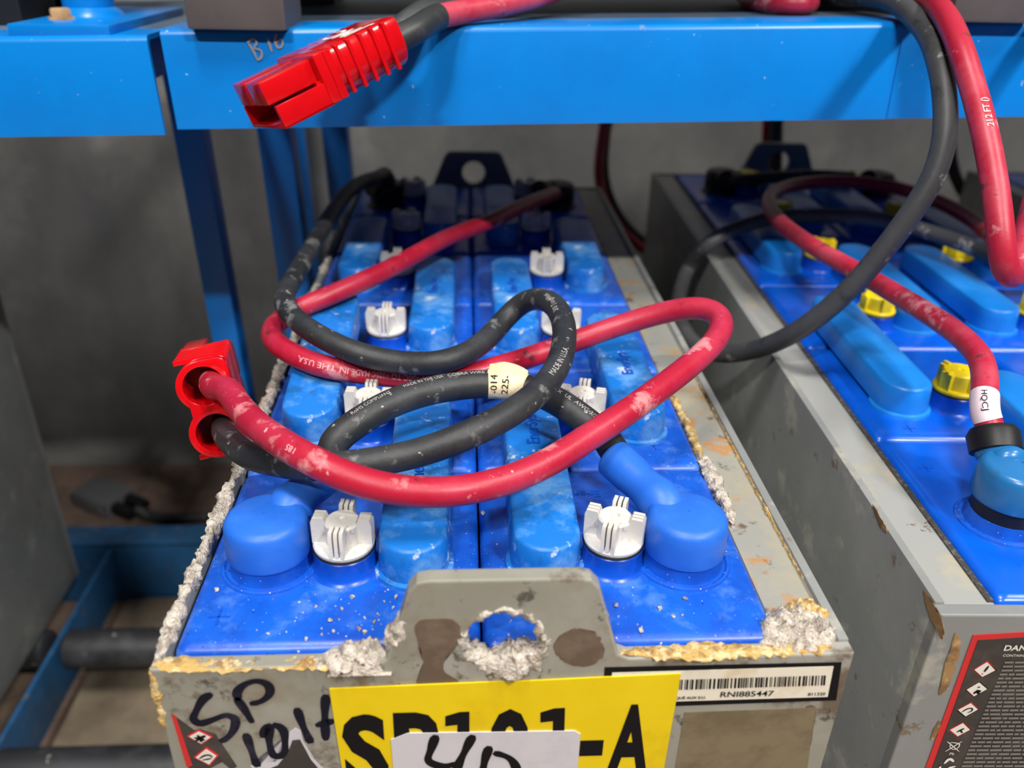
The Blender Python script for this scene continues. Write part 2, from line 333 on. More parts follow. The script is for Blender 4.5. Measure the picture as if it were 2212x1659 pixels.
# vertical steel sheet with lifting tab and hole: u along x, v up
def panel(x0, x1, z0, ztop, cx, tz, tw, bw, hole_r, hz, y0, y1):
    o = [(x0, z0), (x1, z0), (x1, ztop), (cx+bw/2+.006, ztop), (cx+bw/2, ztop+.003)]
    for s in (1, -1):
        pts = [(cx+s*tw/2+s*.004, tz-.006), (cx+s*tw/2, tz-.0012), (cx+s*(tw/2-.005), tz)]
        o += pts if s == 1 else pts[::-1]
    o += [(cx-bw/2, ztop+.003), (cx-bw/2-.006, ztop), (x0, ztop)]
    hole = [(cx+hole_r*math.cos(2*math.pi*i/36), hz+hole_r*math.sin(2*math.pi*i/36)) for i in range(36)]
    ym = (y0+y1)/2
    return plate(o, [hole], abs(y1-y0), .0011, lambda u, v, w: Vector((u, ym+w, v)))

def make_battery(name, label, P, xl, xr, yf, yb, loc, rotz, mt, front=True, vents=True, group=None, zb=-.575):
    """mt: materials lid, neck, strap, cap, tray, front panel, ledge"""
    b = thing(name, label, 'battery', loc, (0, 0, rotz), group)
    zt = -.004
    # steel tray
    bm = bmesh.new(); tw = .0055
    box(bm, xl, xl+tw, yf+.0078, yb-.0075, zb, zt+.003, .0006); box(bm, xr-tw, xr, yf+.0078, yb-.0075, zb, zt+.003, .0006); box(bm, xl+tw-.001, xr-tw+.001, yf+.006, yb-.006, zb, zb+.008)
    obj('tray_side_walls', fin(bm), mt['tray'], b)
    cx = .0105
    obj('front_panel', panel(xl+.0011, xr-.0011, zb, zt, cx, .0497, .083, .116, .0205, .0108, yf-.0004, yf+.0088), mt['front'], b, smooth=20)
    obj('rear_panel', panel(xl+.0011, xr-.0011, zb, zt, cx*.5, .0475, .074, .118, .0175, .0185, yb-.0085, yb), mt['rear'], b)
    for x0, x1 in ((xl+tw, -.1588), (.1588, xr-tw)):
        if x1-x0 > .008: obj('ledge', boxme(x0-.001, x1+.0015, yf+.006, yb-.006, -.06, -.0045, .0012), mt['ledge'], b)
    # cells
    y0r = yf+.0092
    first = cell_mesh(y0r, P-.0006); later = cell_mesh(.0002, P-.0006)
    nk = neck_mesh() if vents else None
    cells = {}
    for k in range(6):
        for s in (-1, 1):
            o = obj('cell', first if k == 0 else later, mt['lid'], b); o.location = (0, k*P if k else 0, 0); 
            if s < 0: o.scale = (-1, 1, 1)
            cells[(k, s)] = o
            if vents:
                n = obj('filler_neck', nk, mt['neck'], o); n.location = (XC, .0506 if k == 0 else .0506, 0)
    if not vents: return b, cells
    capm, gask, lug = cap_mesh(mt['thick']), gasket_mesh(), lug_mesh(mt['thick'])
    for k in range(6):
        for s in (-1, 1):
            c = obj('vent_cap', capm, mt['cap'], b); c.location = (s*XC, k*P+.0506, 0); c.rotation_euler = (0, 0, mt['rots'].get((k, s), random.uniform(-.5, .5)))
            obj('gasket', gask, 'rubber', c)
            for q in range(4):
                l = obj('grip_lug', lug, mt['cap'], c); l.rotation_euler = (0, 0, q*math.pi/2)
    st = strap_mesh(P)
    for s in (-1, 1):
        for k, x in ((0, XI), (1, XO), (2, XI), (3, XO), (4, XI)):
            o = obj('connector_cover', st, mt['strap'], b); o.location = (s*x, k*P+.0498, 0)
            if (k, s) in mt.get('tilt', {}): o.rotation_euler = mt['tilt'][(k, s)]; o.location.z += .004
    return b, cells

def boot(b, x, y, v, m, post='terminal_post', sleeve=True, s=1.0, lift=0):
    p = obj('terminal_post', washer_mesh(), 'lid' if m != 'rubber' else 'rubber', b); p.location = (x, y, 0)
    c = obj('terminal_boot', boot_cap_mesh(), m, b); c.location = (x, y, lift); c.scale = (s, s, s)
    pc = obj('post_core', fin(lathe([(.0205, -.002), (.0205, .012+lift)], 28)), 'rubber', p)
    if sleeve: obj('boot_sleeve', sleeve_mesh(v), m, c)
    return c

# ------------------------------------------------------------------ the battery in the middle
P1 = .1484
mt1 = dict(tray='tray_grey', front='tray_front', rear='tray_grey', ledge='ledge', lid='lid', neck='neck', strap='strap', cap='white_cap', thick=False,
           rots={(0, -1): R(-6), (0, 1): R(-22), (1, -1): R(-4), (1, 1): R(-14), (2, -1): R(-2), (2, 1): R(-14), (3, 1): R(-2), (3, -1): R(3)},
           tilt={(1, -1): (R(7), 0, 0)})
bat, cells1 = make_battery('forklift_battery', 'blue topped battery with white vent caps in a corroded grey steel tray', P1, -.1655, .1937, -.0227, .906, (0, 0, 0), 0, mt1)
boot(bat, -.1205, .0535, (.030, .052, .004), 'boot', lift=.003); boot(bat, .1190, .0500, (-.034, .056, .008), 'boot', lift=.003)
boot(bat, -.112, .792, (-.02, -.02, .006), 'rubber'); boot(bat, .118, .792, (-.028, -.03, .006), 'rubber')
YP = -.0231
def fp(x, y): return at(x, y, 1, YP)
FN = (0, -1, 0)
# corrosion: left rim, right front corner, around the tab and its hole
crust_tube([(-.1625, .02+i*.03, -.001+.0015*math.sin(i*2.1)) for i in range(0, 17)], .0036, .0032, 1.3, 'crust', bat)
crust_tube([(-.1625, -.018, -.002), (-.1628, .0, -.001), (-.1625, .03, -.001)], .0034, .0028, 2.3, 'crust', bat)
crust_tube([(-.163, .52+i*.05, -.003) for i in range(0, 6)], .0032, .0025, 4.3, 'crust', bat)
crust_tube([(-.165, -.019, -.003), (-.15, -.0195, -.0035), (-.12, -.0198, -.0038), (-.09, -.0198, -.0038), (-.055, -.0195, -.0035)], .0024, .0016, 5.1, 'crust_tan', bat, sq=(1.7, .35))
crust_tube([(-.1648, -.0215, -.003), (-.1650, -.0218, -.02), (-.1648, -.0218, -.045)], .0022, .0016, 5.9, 'crust_tan', bat)
crust_tube([(-.085, -.0190, -.0035), (-.066, -.0195, -.003), (-.052, -.0205, -.001)], .0042, .0030, 7.7, 'crust', bat, sq=(1.5, .8))
crust_tube([(-.0475, -.020, .003), (-.040, -.0185, .020), (-.034, -.0180, .033), (-.031, -.0175, .043)], .0036, .0030, 8.8, 'crust', bat)
crust_tube([(.0665, -.019, .004), (.060, -.019, .025), (.0545, -.019, .043)], .0019, .0016, 9.9, 'crust_tan', bat)
crust_tube([(.071, -.0195, -.001), (.085, -.0195, -.0025), (.11, -.0195, -.0032), (.14, -.0195, -.003), (.185, -.0195, -.003)], .0026, .0020, 11.2, 'crust_tan', bat, sq=(1.7, .38))
crust_pile(.168, -.006, -.0055, .024, .017, .013, 3.1, 'crust', bat)
crust_pile(.180, .006, -.005, .012, .014, .008, 6.4, 'crust_tan', bat)
crust_pile(-.062, -.0165, -.004, .016, .009, .009, 8.1, 'crust', bat, n=26)
crust_tube([(.1605, .085, -.002), (.1610, .11, -.001), (.1605, .135, -.002), (.1600, .165, -.003)], .0040, .0032, 12.5, 'crust', bat)
crust_tube([(.1600, .165, -.003), (.1605, .21, -.0035), (.1600, .26, -.004)], .0026, .0022, 13.5, 'crust_tan', bat)
crust_tube([(.1885, .03+i*.05, -.0045) for i in range(0, 7)], .0015, .0014, 14.5, 'crust_tan', bat)
ring = [(.0105+.0205*math.cos(t), -.0215, .0108+.0205*math.sin(t)) for t in [R(150+i*15) for i in range(0, 25)]]
crust_tube([Vector(p) for p in ring], .0024, .0028, 15.5, 'crust', bat)
low = [(.0105+.0185*math.cos(t), -.018, .0075+.0150*math.sin(t)) for t in [R(185+i*14) for i in range(0, 13)]]
crust_tube([Vector(p) for p in low], .0058, .0034, 16.5, 'crust', bat)
# crumbs lying on the lids
bm = bmesh.new()
for i in range(150):
    if i < 80: x, y = random.gauss(-.055, .030), random.uniform(-.008, .03)
    elif i < 125: x, y = random.uniform(-.15, .15), random.uniform(-.008, .14)
    else: x, y = random.gauss(.03, .05), random.uniform(-.008, .02)
    if abs(x) > .152: continue
    r = random.choice((.0003, .0004, .0005, .0005, .0008, .0013)); t = bmesh.ops.create_icosphere(bm, subdivisions=1, radius=r, matrix=Matrix.Translation((x, y, r*.6)))
    for v in t['verts']: v.co += Vector((random.uniform(-1, 1), random.uniform(-1, 1), random.uniform(-1, 1)))*r*.45
o = obj('crumbs', fin(bm), 'crust', bat, smooth=0); o['kind'] = 'stuff'
# plus marks and lettering moulded in the lids and covers
def plus(b, x, y, m, r=.0058):
    bm = bmesh.new(); box(bm, x-r, x+r, y-.0005, y+.0005, -.0002, .0004); box(bm, x-.0005, x+.0005, y-r, y+r, -.0002, .0004); obj('plus_mark', fin(bm), m, b, smooth=0)
plus(bat, -.1395, .010, 'neck'); plus(bat, .128, .176, 'neck')
for (x, y, s) in ((XI, .16, 1), (-XI, .115, 1), (XI, .43, 1), (-XI, .43, 1), (XO, .26, 1)):
    text_on('moulded_lettering', 'EnerSys', .0125, (x, y, .0247), (0, 1, 0), (-1, 0, 0), 'neck', bat, bold=.0002)
text_on('moulded_lettering', 'EnerSys', .0095, (.066, .118, 0.0), (-1, 0, 0), (0, -1, 0), 'neck', bat, bold=.0002)
# stains on the tab
def ragged(pts, amp, n=7, close=2):
    """closed outline rounded off and frayed by noise"""
    P = [Vector(p) for p in pts]; k = len(P); Q = []
    for i in range(k):
        a, b, c, d = P[i-1], P[i], P[(i+1) % k], P[(i+2) % k]
        for j in range(n):
            t = j/n; Q.append(.5*((2*b)+(c-a)*t+(2*a-5*b+4*c-d)*t*t+(3*b-a-3*c+d)*t**3))
    m = sum(Q, Vector())/len(Q)
    return [q+(q-m).normalized()*amp*(noise.noise(q*420)+.6*noise.noise(q*1100)) for q in Q]
def blob(name, pts, m, parent): return flat(name, ragged([fp(*p) for p in pts], .0014), m, parent, FN, .0002)
blob('rust_stain', [(900, 1345), (985, 1342), (995, 1372), (985, 1398), (962, 1425), (960, 1450), (990, 1475), (905, 1478), (912, 1430)], 'rust_stain', bat)
blob('rust_stain', [(1225, 1362), (1262, 1358), (1292, 1372), (1305, 1400), (1292, 1428), (1262, 1440), (1225, 1432), (1200, 1415), (1198, 1385)], 'rust_stain', bat)
# yellow tag with the number
yl = flat('number_label', [fp(712, 1485), fp(1088, 1469), fp(1098, 1478), fp(1112, 1469), fp(1470, 1452), fp(1402, 1830), fp(770, 1850)], 'yellow_label', bat, FN, .0012)
ex = (fp(1380, 1600)-fp(800, 1615)); 
for ch, px, wpx in (('S', 784, 96), ('P', 898, 96), ('0', 1102, 86), ('-', 1286, 50), ('A', 1371, 92)):
    me = text_mesh(ch, .074, .0028, 1.0); xs = [v.co.x for v in me.vertices]; wd = max(xs)-min(xs); mid = (max(xs)+min(xs))/2
    tgt = (fp(px+wpx/2, 1600)-fp(px-wpx/2, 1600)).length; o0 = fp(px, 1538-(px-784)*.036); top = .0275
    e1 = ex.normalized(); e2 = Vector((-e1.z, 0, e1.x))
    ys = [v.co.y for v in me.vertices]; ytop = max(ys) if ch != '-' else .027
    for v in me.vertices: v.co = o0+e1*((v.co.x-mid)*tgt/wd)+e2*(v.co.y-ytop)+Vector((0, -.0015, 0))
    obj('printed_character', me, 'black_ink', yl, smooth=0)
for q in ([(962, 1543), (992, 1534), (1014, 1533), (1014, 1720), (988, 1720), (988, 1561), (962, 1564)], [(1167, 1535), (1197, 1526), (1220, 1525), (1214, 1720), (1190, 1720), (1194, 1553), (1167, 1556)]):
    flat('printed_character', [fp(*p) for p in q], 'black_ink', yl, FN, .0015)
wl = flat('paper_label', [fp(845, 1592), fp(880, 1578), fp(1240, 1573), fp(1253, 1580), fp(1235, 1800), fp(862, 1805)], 'white_label', bat, FN, .0019)
strokes('handwriting', [[(942, 1580), (932, 1610), (926, 1636), (958, 1648), (990, 1640)], [(1022, 1580), (1006, 1612), (990, 1645), (980, 1680)], [(1057, 1604), (1046, 1640), (1040, 1700), (1060, 1730), (1095, 1725), (1115, 1690), (1116, 1655), (1100, 1630), (1066, 1618)]], .0046, 'black_ink', wl, fp, FN, .0023)
# marker writing
strokes('marker_writing', [
    [(458, 1496), (440, 1508), (424, 1535), (418, 1552), (430, 1561), (460, 1553), (490, 1543), (508, 1550), (507, 1570), (494, 1590), (476, 1601)],
    [(510, 1505), (528, 1530), (546, 1560)], [(516, 1512), (512, 1495), (528, 1477), (556, 1469), (580, 1478), (583, 1497), (565, 1513), (540, 1519)],
    [(531, 1582), (541, 1612), (553, 1645), (558, 1655)], [(586, 1562), (572, 1576), (568, 1592)], [(584, 1562), (582, 1600), (594, 1632), (612, 1629), (616, 1600), (610, 1572), (590, 1561)],
    [(641, 1527), (653, 1562), (672, 1604)], [(704, 1498), (702, 1540), (704, 1598)], [(682, 1566), (704, 1560), (722, 1554)]], .0042, 'marker_ink', bat, fp, FN, .0006)
# asset tag with bars
bl = flat('asset_tag', [fp(1306, 1441), fp(1818, 1430), fp(1806, 1512), fp(1300, 1530)], 'black_ink', bat, FN, .0003)
flat('tag_face', [fp(1322, 1452), fp(1800, 1438), fp(1787, 1504), fp(1316, 1518)], 'barcode_label', bl, FN, .0005)
bm = bmesh.new(); x = 1468.0; q = random.Random(3)
while x < 1782:
    wd = q.choice((1.6, 1.6, 3.2, 4.4)); f = (x-1468)/314
    pts = [fp(x, 1466-f*9.5), fp(x+wd, 1466-f*9.5), fp(x+wd-2, 1488-f*10), fp(x-2, 1488-f*10)]
    bm.faces.new([bm.verts.new(p+Vector((0, -.0008, 0))) for p in pts]); x += wd+q.choice((1.8, 1.8, 3.4, 4.6))
obj('barcode', fin(bm), 'black_ink', bl, smooth=0)
text_on('tag_lettering', 'RNI885447', .0056, fp(1612, 1497), ex, (0, 0, 1), 'black_ink', bl, bold=.00008, xs=1.12, lift=.0009)
text_on('tag_lettering', 'IQUÉ AUX E.U.', .0026, fp(1490, 1505), ex, (0, 0, 1), 'black_ink', bl, bold=.00008, lift=.0009)
text_on('tag_lettering', '811320', .0032, fp(1763, 1497), ex, (0, 0, 1), 'black_ink', bl, bold=.00005, lift=.0009)
flat('faded_sticker', [fp(1478, 1538), fp(1762, 1528), fp(1738, 1700), fp(1452, 1700)], 'faded_label', bat, FN, .0003)
blob('rust_stain', [(1503, 1552), (1560, 1537), (1640, 1535), (1664, 1538), (1640, 1556), (1600, 1562), (1560, 1560), (1512, 1566)], 'rust_stain', bat)
blob('rust_stain', [(1735, 1535), (1762, 1530), (1742, 1640), (1722, 1640), (1738, 1580)], 'rust_stain', bat)
# torn hazard stickers
hz = flat('torn_hazard_sticker', [fp(371, 1541), fp(420, 1577), fp(432, 1574), fp(466, 1586), (fp(512, 1655)), fp(500, 1662), fp(480, 1645), fp(452, 1660), fp(410, 1664)], 'hazard_black', bat, FN, .0003)
flat('red_edge', [fp(370, 1541), fp(382, 1550), fp(416, 1652), fp(404, 1656)], 'hazard_red', hz, FN, .0005)
def diamond(parent, c, a, m='hazard_white', to=fp, n=FN, glyph=None, gw=.0012):
    c = Vector((c[0], c[1], 0)); P = [c+Vector((x, y, 0)) for x, y in a]
    flat('diamond_border', [to(p.x, p.y) for p in P], 'hazard_red', parent, n, .0007)
    flat('diamond', [to(c.x+(p.x-c.x)*.82, c.y+(p.y-c.y)*.82) for p in P], m, parent, n, .0009)
    if glyph: strokes('pictogram', [[(c.x+x, c.y+y) for x, y in g] for g in glyph], gw, 'black_ink', parent, to, n, .0012)
diamond(hz, (433, 1591), [(-28, -3), (-4, -16), (27, -1), (3, 15)], glyph=[[(-12, -1), (0, 0), (10, 4)], [(-5, -7), (0, 0), (4, 8)], [(-9, 6), (0, 0), (12, -6)]], gw=.0018)
diamond(hz, (446, 1632), [(-27, 2), (0, -20), (27, -2), (8, 20)], glyph=[[(-14, 3), (-4, -4), (8, -6), (14, 0)], [(-8, 6), (4, 4), (12, 2)]], gw=.0010)
tr = flat('torn_sticker_edge', [fp(540, 1652), fp(570, 1648), fp(596, 1644), (fp(618, 1612)), fp(626, 1580), fp(638, 1571), fp(650, 1578), fp(655, 1600), fp(680, 1640), fp(705, 1665), fp(550, 1665)], 'white_label', bat, FN, .0003)
flat('torn_sticker_face', [fp(570, 1664), fp(600, 1652), fp(622, 1625), fp(632, 1598), fp(648, 1596), fp(672, 1640), fp(696, 1668)], 'hazard_black', tr, FN, .0006)

# ------------------------------------------------------------------ battery on the right, and its neighbours
P2 = .158; TH = R(-2.1); OX = Vector((.448, .020, 0))
mt2 = dict(tray='tray_grey', front='tray_grey', rear='tray_grey', ledge='ledge_white', lid='lid_clean', neck='neck', strap='strap_clean', cap='yellow_cap', thick=True, rots={(1, -1): R(25), (2, -1): R(10), (3, -1): R(20)})
bat2, cells2 = make_battery('forklift_battery', 'blue topped battery with yellow vent caps in a clean light grey tray', P2, -.1935, .1935, -.0235, .968, OX, TH, mt2)
boot(bat2, -.117, .058, (-.003, .025, .003), 'boot_clear', sleeve=True, lift=.012)
boot(bat2, -.112, .850, (-.004, -.04, .004), 'rubber'); boot(bat2, .118, .850, (-.028, -.03, .006), 'rubber')
o = obj('black_boot_collar', fin(lathe([(.013, 0), (.0155, .001), (.016, .012), (.0135, .016), (.010, .016)], 28)), 'rubber', bat2); o.location = (-.1195, .0800, .0375); o.rotation_euler = (R(-48), 0, R(-2))
o = obj('insulation_strip', boxme(-.1610, -.1572, -.012, .955, -.03, -.0035), 'felt', bat2)
for y in (.16+i*.158 for i in range(3)): plus(bat2, -.126, y+.012, 'neck', .005)
plus(bat2, -.138, .118, 'neck', .005); plus(bat2, -.1, .035, 'neck', .005)
Mi = (Matrix.Translation(OX) @ Matrix.Rotation(TH, 4, 'Z')); Minv = Mi.inverted()
def fp2(x, y):
    a = Minv @ CAM; d = Minv.to_3x3() @ ray(x, y); t = (-.0241-a.y)/d.y; return a+d*t
dl = flat('danger_sticker', [fp2(2102, 1371), fp2(2260, 1362), fp2(2240, 1750), fp2(1962, 1760)], 'hazard_red', bat2, FN, .0004)
flat('sticker_face', [fp2(2112, 1381), fp2(2262, 1372), fp2(2240, 1760), fp2(1976, 1760)], 'hazard_black', dl, FN, .0007)
exr = (fp2(2260, 1395)-fp2(2150, 1402))
text_on('sticker_lettering', 'DANGER', .0058, fp2(2164, 1402), (1, 0, 0), (0, 0, 1), 'hazard_white', dl, bold=.00012, xs=1.05, align='LEFT', lift=.0012)
text_on('sticker_lettering', 'CONTAINS', .0026, fp2(2163, 1415), (1, 0, 0), (0, 0, 1), 'hazard_white', dl, align='LEFT', lift=.0012)
g1 = [[(8, -9), (-2, 4)], [(-7, 9), (-5, 8)]]
diamond(dl, (2126, 1444), [(-27, 1), (6, -19), (27, 2), (-7, 19)], to=fp2, glyph=g1, gw=.0013)
diamond(dl, (2109, 1487), [(-27, 1), (6, -18), (26, -1), (-8, 18)], to=fp2, glyph=[[(3, -7), (4, -5)], [(-8, 8), (0, 2), (8, 3)], [(0, 0), (3, 9)]], gw=.0019)
diamond(dl, (2090, 1531), [(-26, 1), (7, -17), (25, -1), (-7, 17)], to=fp2, glyph=[[(-14, 4), (-2, -4), (10, -5), (8, 2), (-2, 5)]], gw=.0008)
diamond(dl, (2073, 1574), [(-26, 1), (7, -17), (25, 0), (-7, 17)], to=fp2, glyph=[[(-8, 4), (0, 0), (8, -4)], [(0, 0), (4, 6)]], gw=.0012)
strokes('pictogram', [[(2044, 1598), (2070, 1620)], [(2076, 1598), (2040, 1620)], [(2052, 1600), (2072, 1604), (2062, 1616), (2050, 1612), (2052, 1600)]], .0006, 'hazard_white', dl, fp2, FN, .0012)
text_on('sticker_lettering', 'Pb', .0032, fp2(2054, 1625), (1, 0, 0), (0, 0, 1), 'hazard_white', dl, lift=.0012)
strokes('pictogram', [[(2038, 1646), (2050, 1635), (2058, 1642)], [(2062, 1652), (2046, 1656), (2044, 1664)], [(2030, 1652), (2026, 1658), (2036, 1660)]], .0018, 'hazard_white', dl, fp2, FN, .0012)
bm = bmesh.new(); q = random.Random(5)
for i in range(28):
    yy = 1426+i*8.6; xs = 2168-i*3.56; x = xs
    while x < 2240:
        wd = q.uniform(8, 26); pts = [fp2(x, yy), fp2(min(x+wd, 2240), yy-.3), fp2(min(x+wd, 2240), yy+3.4), fp2(x, yy+3.7)]
        bm.faces.new([bm.verts.new(p+Vector((0, -.0012, 0))) for p in pts]); x += wd+3
obj('small_print', fin(bm), 'small_print', dl, smooth=0)
def sp2(x, y):
    a = Minv @ CAM; d = Minv.to_3x3() @ ray(x, y); t = (-.1937-a.x)/d.x; return a+d*t
for q in (((2064, 1366), (2073, 1390), (2070, 1420), (2060, 1446), (2050, 1478), (2034, 1500), (2028, 1494), (2042, 1440), (2054, 1396)), ((2026, 1560), (2034, 1566), (2020, 1590), (2010, 1600), (2014, 1584))):
    flat('rust_streak', ragged([fp2(*p) for p in q], .0022), 'rust_streak', bat2, FN, .0003)
for q in (((1996, 1280), (2008, 1292), (2030, 1330), (2040, 1362), (2034, 1380), (2022, 1356), (2006, 1322)), ((1886, 1090), (1904, 1118), (1918, 1146), (1908, 1146), (1894, 1118))):
    flat('rust_streak', ragged([sp2(*p) for p in q], .0020), 'rust_streak', bat2, (-1, 0, 0), .0003)
mtd = dict(tray='tray_grey', front='tray_grey', rear='tray_grey', ledge='tray_grey', lid='lid')
make_battery('forklift_battery', 'grey battery tray on the rollers beyond the open blue frame', P1, -.18, .18, -.0227, .906, (-.800, -.175, .0), 0, dict(mtd), vents=False)
mt3 = dict(mt2); mt3['tray'] = 'tray_grey'; mt3['cap'] = 'yellow_cap'
bat3, _ = make_battery('forklift_battery', 'grey battery tray half hidden behind the hanging red cable', P2, -.1935, .1935, -.0235, .968, (.985, .05, 0), TH, mt3)
boot(bat3, -.118, .850, (-.004, -.04, .004), 'rubber')

# ------------------------------------------------------------------ blue stands that carry the chargers
TILT = R(-1.45)
def tilt_z(x): return .1818+x*math.tan(-TILT)     # underside of the front beam at x
def make_stand(name, label, segs, legs, x0, x1, dz, back=.585, side=()):
    s = thing(name, label, 'stand', (0, 0, 0), (0, 0, 0))
    M = Matrix.Translation((0, .40, .1818+dz)) @ Matrix.Rotation(TILT, 4, 'Y')
    for a, b, dy in segs:
        bm = bmesh.new(); prof = [(0, 0), (.0045, 0), (.0045, .0700), (.006, .0725), (.0075, .0735), (.06, .0735), (.06, .0775), (.005, .0775), (.0025, .0768), (.0008, .0750), (0, .0725)]
        loft([[M @ Vector((x, dy+y, z)) for y, z in prof] for x in (a, b)], bm=bm); obj('front_beam', fin(bm), 'steel_shelf', s, smooth=50)
    bm = bmesh.new(); box(bm, x0, x1, .0585, back, .0730, .0774, mtx=M); obj('deck', fin(bm), 'shelf_deck', s, smooth=0)
    bm = bmesh.new(); box(bm, x0, x1, back-.02, back, .03, .0732, mtx=M); obj('rear_beam', fin(bm), 'leg_blue', s, smooth=0)
    for x, w_, ye in side:
        bm = bmesh.new(); box(bm, x-w_/2, x+w_/2, .006, ye-.40, .030, .0729, mtx=M); obj('side_beam', fin(bm), 'leg_blue', s, smooth=0)
    for x, y, w_ in legs:
        top = M @ Vector((x, y-.40, .0732)); ln = (top.z-FL-(.0102 if y < .79 else 0))/math.cos(TILT)
        ml = M @ Matrix.Translation((x, y-.40, 0)); bm = bmesh.new(); box(bm, -w_/2, w_/2, 0, w_, .0732-ln, .0732, .003, mtx=ml); obj('leg', fin(bm), 'leg_blue', s)
        bm = bmesh.new(); box(bm, -.035, .035, -.02, w_+.02, .0732-ln, .0732-ln+.006, mtx=ml); obj('foot_plate', fin(bm), 'leg_blue', s, smooth=0)
    return s, M
st2, MS2 = make_stand('equipment_stand', 'blue steel stand with the wide front beam over both batteries', [(-.2475, .3575, 0), (.3590, 1.35, .0012)], [(-.2228, .640, .037), (-.2035, .95, .0375), (1.30, .640, .037), (1.30, .95, .0375)], -.2475, 1.35, -.0002, side=((-.2205, .030, .985), (1.30, .03, .985)))
st1, MS1 = make_stand('equipment_stand', 'blue steel stand beside the gap with a bolted pipe post', [(-1.3, -.2585, 0)], [(-.317, .640, .033), (-.302, 1.13, .034), (-1.2, .640, .033)], -1.3, -.2585, -.0045, .45, side=((-.310, .030, 1.16), (-1.2, .03, 1.16)))
# chalk mark on the beam
def bp(x, y): return at(x, y, 1, .3994)
strokes('handwriting', [[(536, 92), (548, 110), (556, 128)], [(534, 92), (548, 84), (556, 92), (548, 104), (564, 108), (566, 122), (556, 130)], [(578, 82), (588, 112)], [(598, 72), (594, 90), (602, 104), (612, 96), (608, 84), (597, 92)]], .0016, 'chalk', st2, bp, FN, .0006)
# pipe post with base plate
pz = (MS1 @ Vector((-.3, .02, .0774))).z
pp = thing('pipe_post', 'blue round pipe post on a square base plate with a tan bolt', 'post', (-.318, .445, pz), (0, 0, 0))
bm = bmesh.new(); box(bm, -.051, .028, -.040, .16, -.002, .0075, .0015); obj('base_plate', fin(bm), 'steel_shelf', pp)
bm = lathe([(.0215, .005), (.0212, .4)], 36); o = obj('pipe', fin(bm), 'steel_shelf', pp); o.location = (-.022, .055, 0)
o = obj('weld_bead', fin(lathe([(.029, .0068), (.0265, .0105), (.0212, .0145)], 36, cap0=False, cap1=False)), 'steel_shelf', pp); o.location = (-.022, .055, 0)
bm = lathe([(.0115, .0072), (.0112, .009)], 6); lathe([(.0088, .009), (.0088, .0145), (.0075, .0160)], 6, bm=bm); o = obj('bolt', fin(bm), 'wood', pp); o.location = (-.028, .008, 0)
# charger cabinets standing on feet
def charger(name, label, x0, x1, feet, y0, z, h, gap=.075, dp=.36, fm='charger_grey'):
    c = thing(name, label, 'charger', (0, 0, 0))
    bm = bmesh.new(); box(bm, x0, x1, y0+.05, y0+dp, z+gap, z+h, .004); obj('cabinet', fin(bm), 'charger_black', c)
    bm = bmesh.new()
    for i in range(6): box(bm, x0+.08, x1-.08, y0+.046, y0+.052, z+.10+i*.025, z+.11+i*.025)
    obj('vent_louvres', fin(bm), 'charger_grey', c)
    for a, b in feet:
        zz = z+((a+b)/2)*math.tan(-TILT); bm = bmesh.new(); box(bm, a, b, y0, y0+.075, zz-.0004, z+.085, .003); obj('foot', fin(bm), fm, c)
        bm = bmesh.new(); box(bm, a, b, y0+dp-.08, y0+dp, zz-.0004, z+.085, .003); obj('foot', fin(bm), fm, c)
    return c
charger('battery_charger', 'dark charger cabinet on grey box feet over the wide beam', -.224, .460, [(-.224, -.147), (.388, .460)], .3885, .2590, .29)
charger('battery_charger', 'black charger cabinet beyond the blue pipe post', -1.0, -.355, [(-1.0, -.93), (-.47, -.40)], .50, .2545, .24, .014, .20, 'charger_black')

# ------------------------------------------------------------------ roller frame under the batteries
rf = thing('roller_frame', 'low blue steel roller frame on the floor under the trays', 'roller frame', (0, 0, FL))
def rbx(name, m, *a, **k): return obj(name, boxme(*a, **k), m, rf)
ZT = .124                    # above the floor
def rails(x, x2):
    bm = bmesh.new(); box(bm, x, x+.006, -.1, .80, .03, ZT-.008, .001); obj('side_rail', fin(bm), 'rail_blue', rf)
rails(-.6, 0); rails(.90, 0)
bm = bmesh.new(); box(bm, -1.5, 1.6, .800, .806, .0, ZT-.002, .001); box(bm, -1.5, 1.6, .800, .848, ZT-.006, ZT, .001); obj('rear_rail', fin(bm), 'rail_blue', rf)
for x in (.903, -1.4, 1.5):
    bm = bmesh.new(); box(bm, x-.02, x+.02, .74, .798, 0, .03, .002); obj('foot', fin(bm), 'rail_blue', rf)
for i, y in enumerate((-.03, .185, .39, .595)):
    for xa, xb in ((-.588, .888), (-1.4, -.612)):
        bm = bmesh.new(); n = 28; r = .0275
        loft([[Vector((x, y+rr*math.cos(2*math.pi*k/n), .0968+rr*math.sin(2*math.pi*k/n))) for k in range(n)] for x, rr in ((xa, r-.004), (xa+.003, r), (xb-.003, r), (xb, r-.004))], bm=bm)
        o = obj('roller', fin(bm), 'roller_black', rf)
        bm = bmesh.new(); loft([[Vector((x, y+.008*math.cos(2*math.pi*k/12), .0968+.008*math.sin(2*math.pi*k/12))) for k in range(12)] for x in (xa-.012, xa+.004)], bm=bm); obj('axle', fin(bm), 'tray_grey', o)
obj('drip_pan', boxme(-.59, .89, -.1, .796, .004, .010), 'dust_pan', rf, smooth=0)

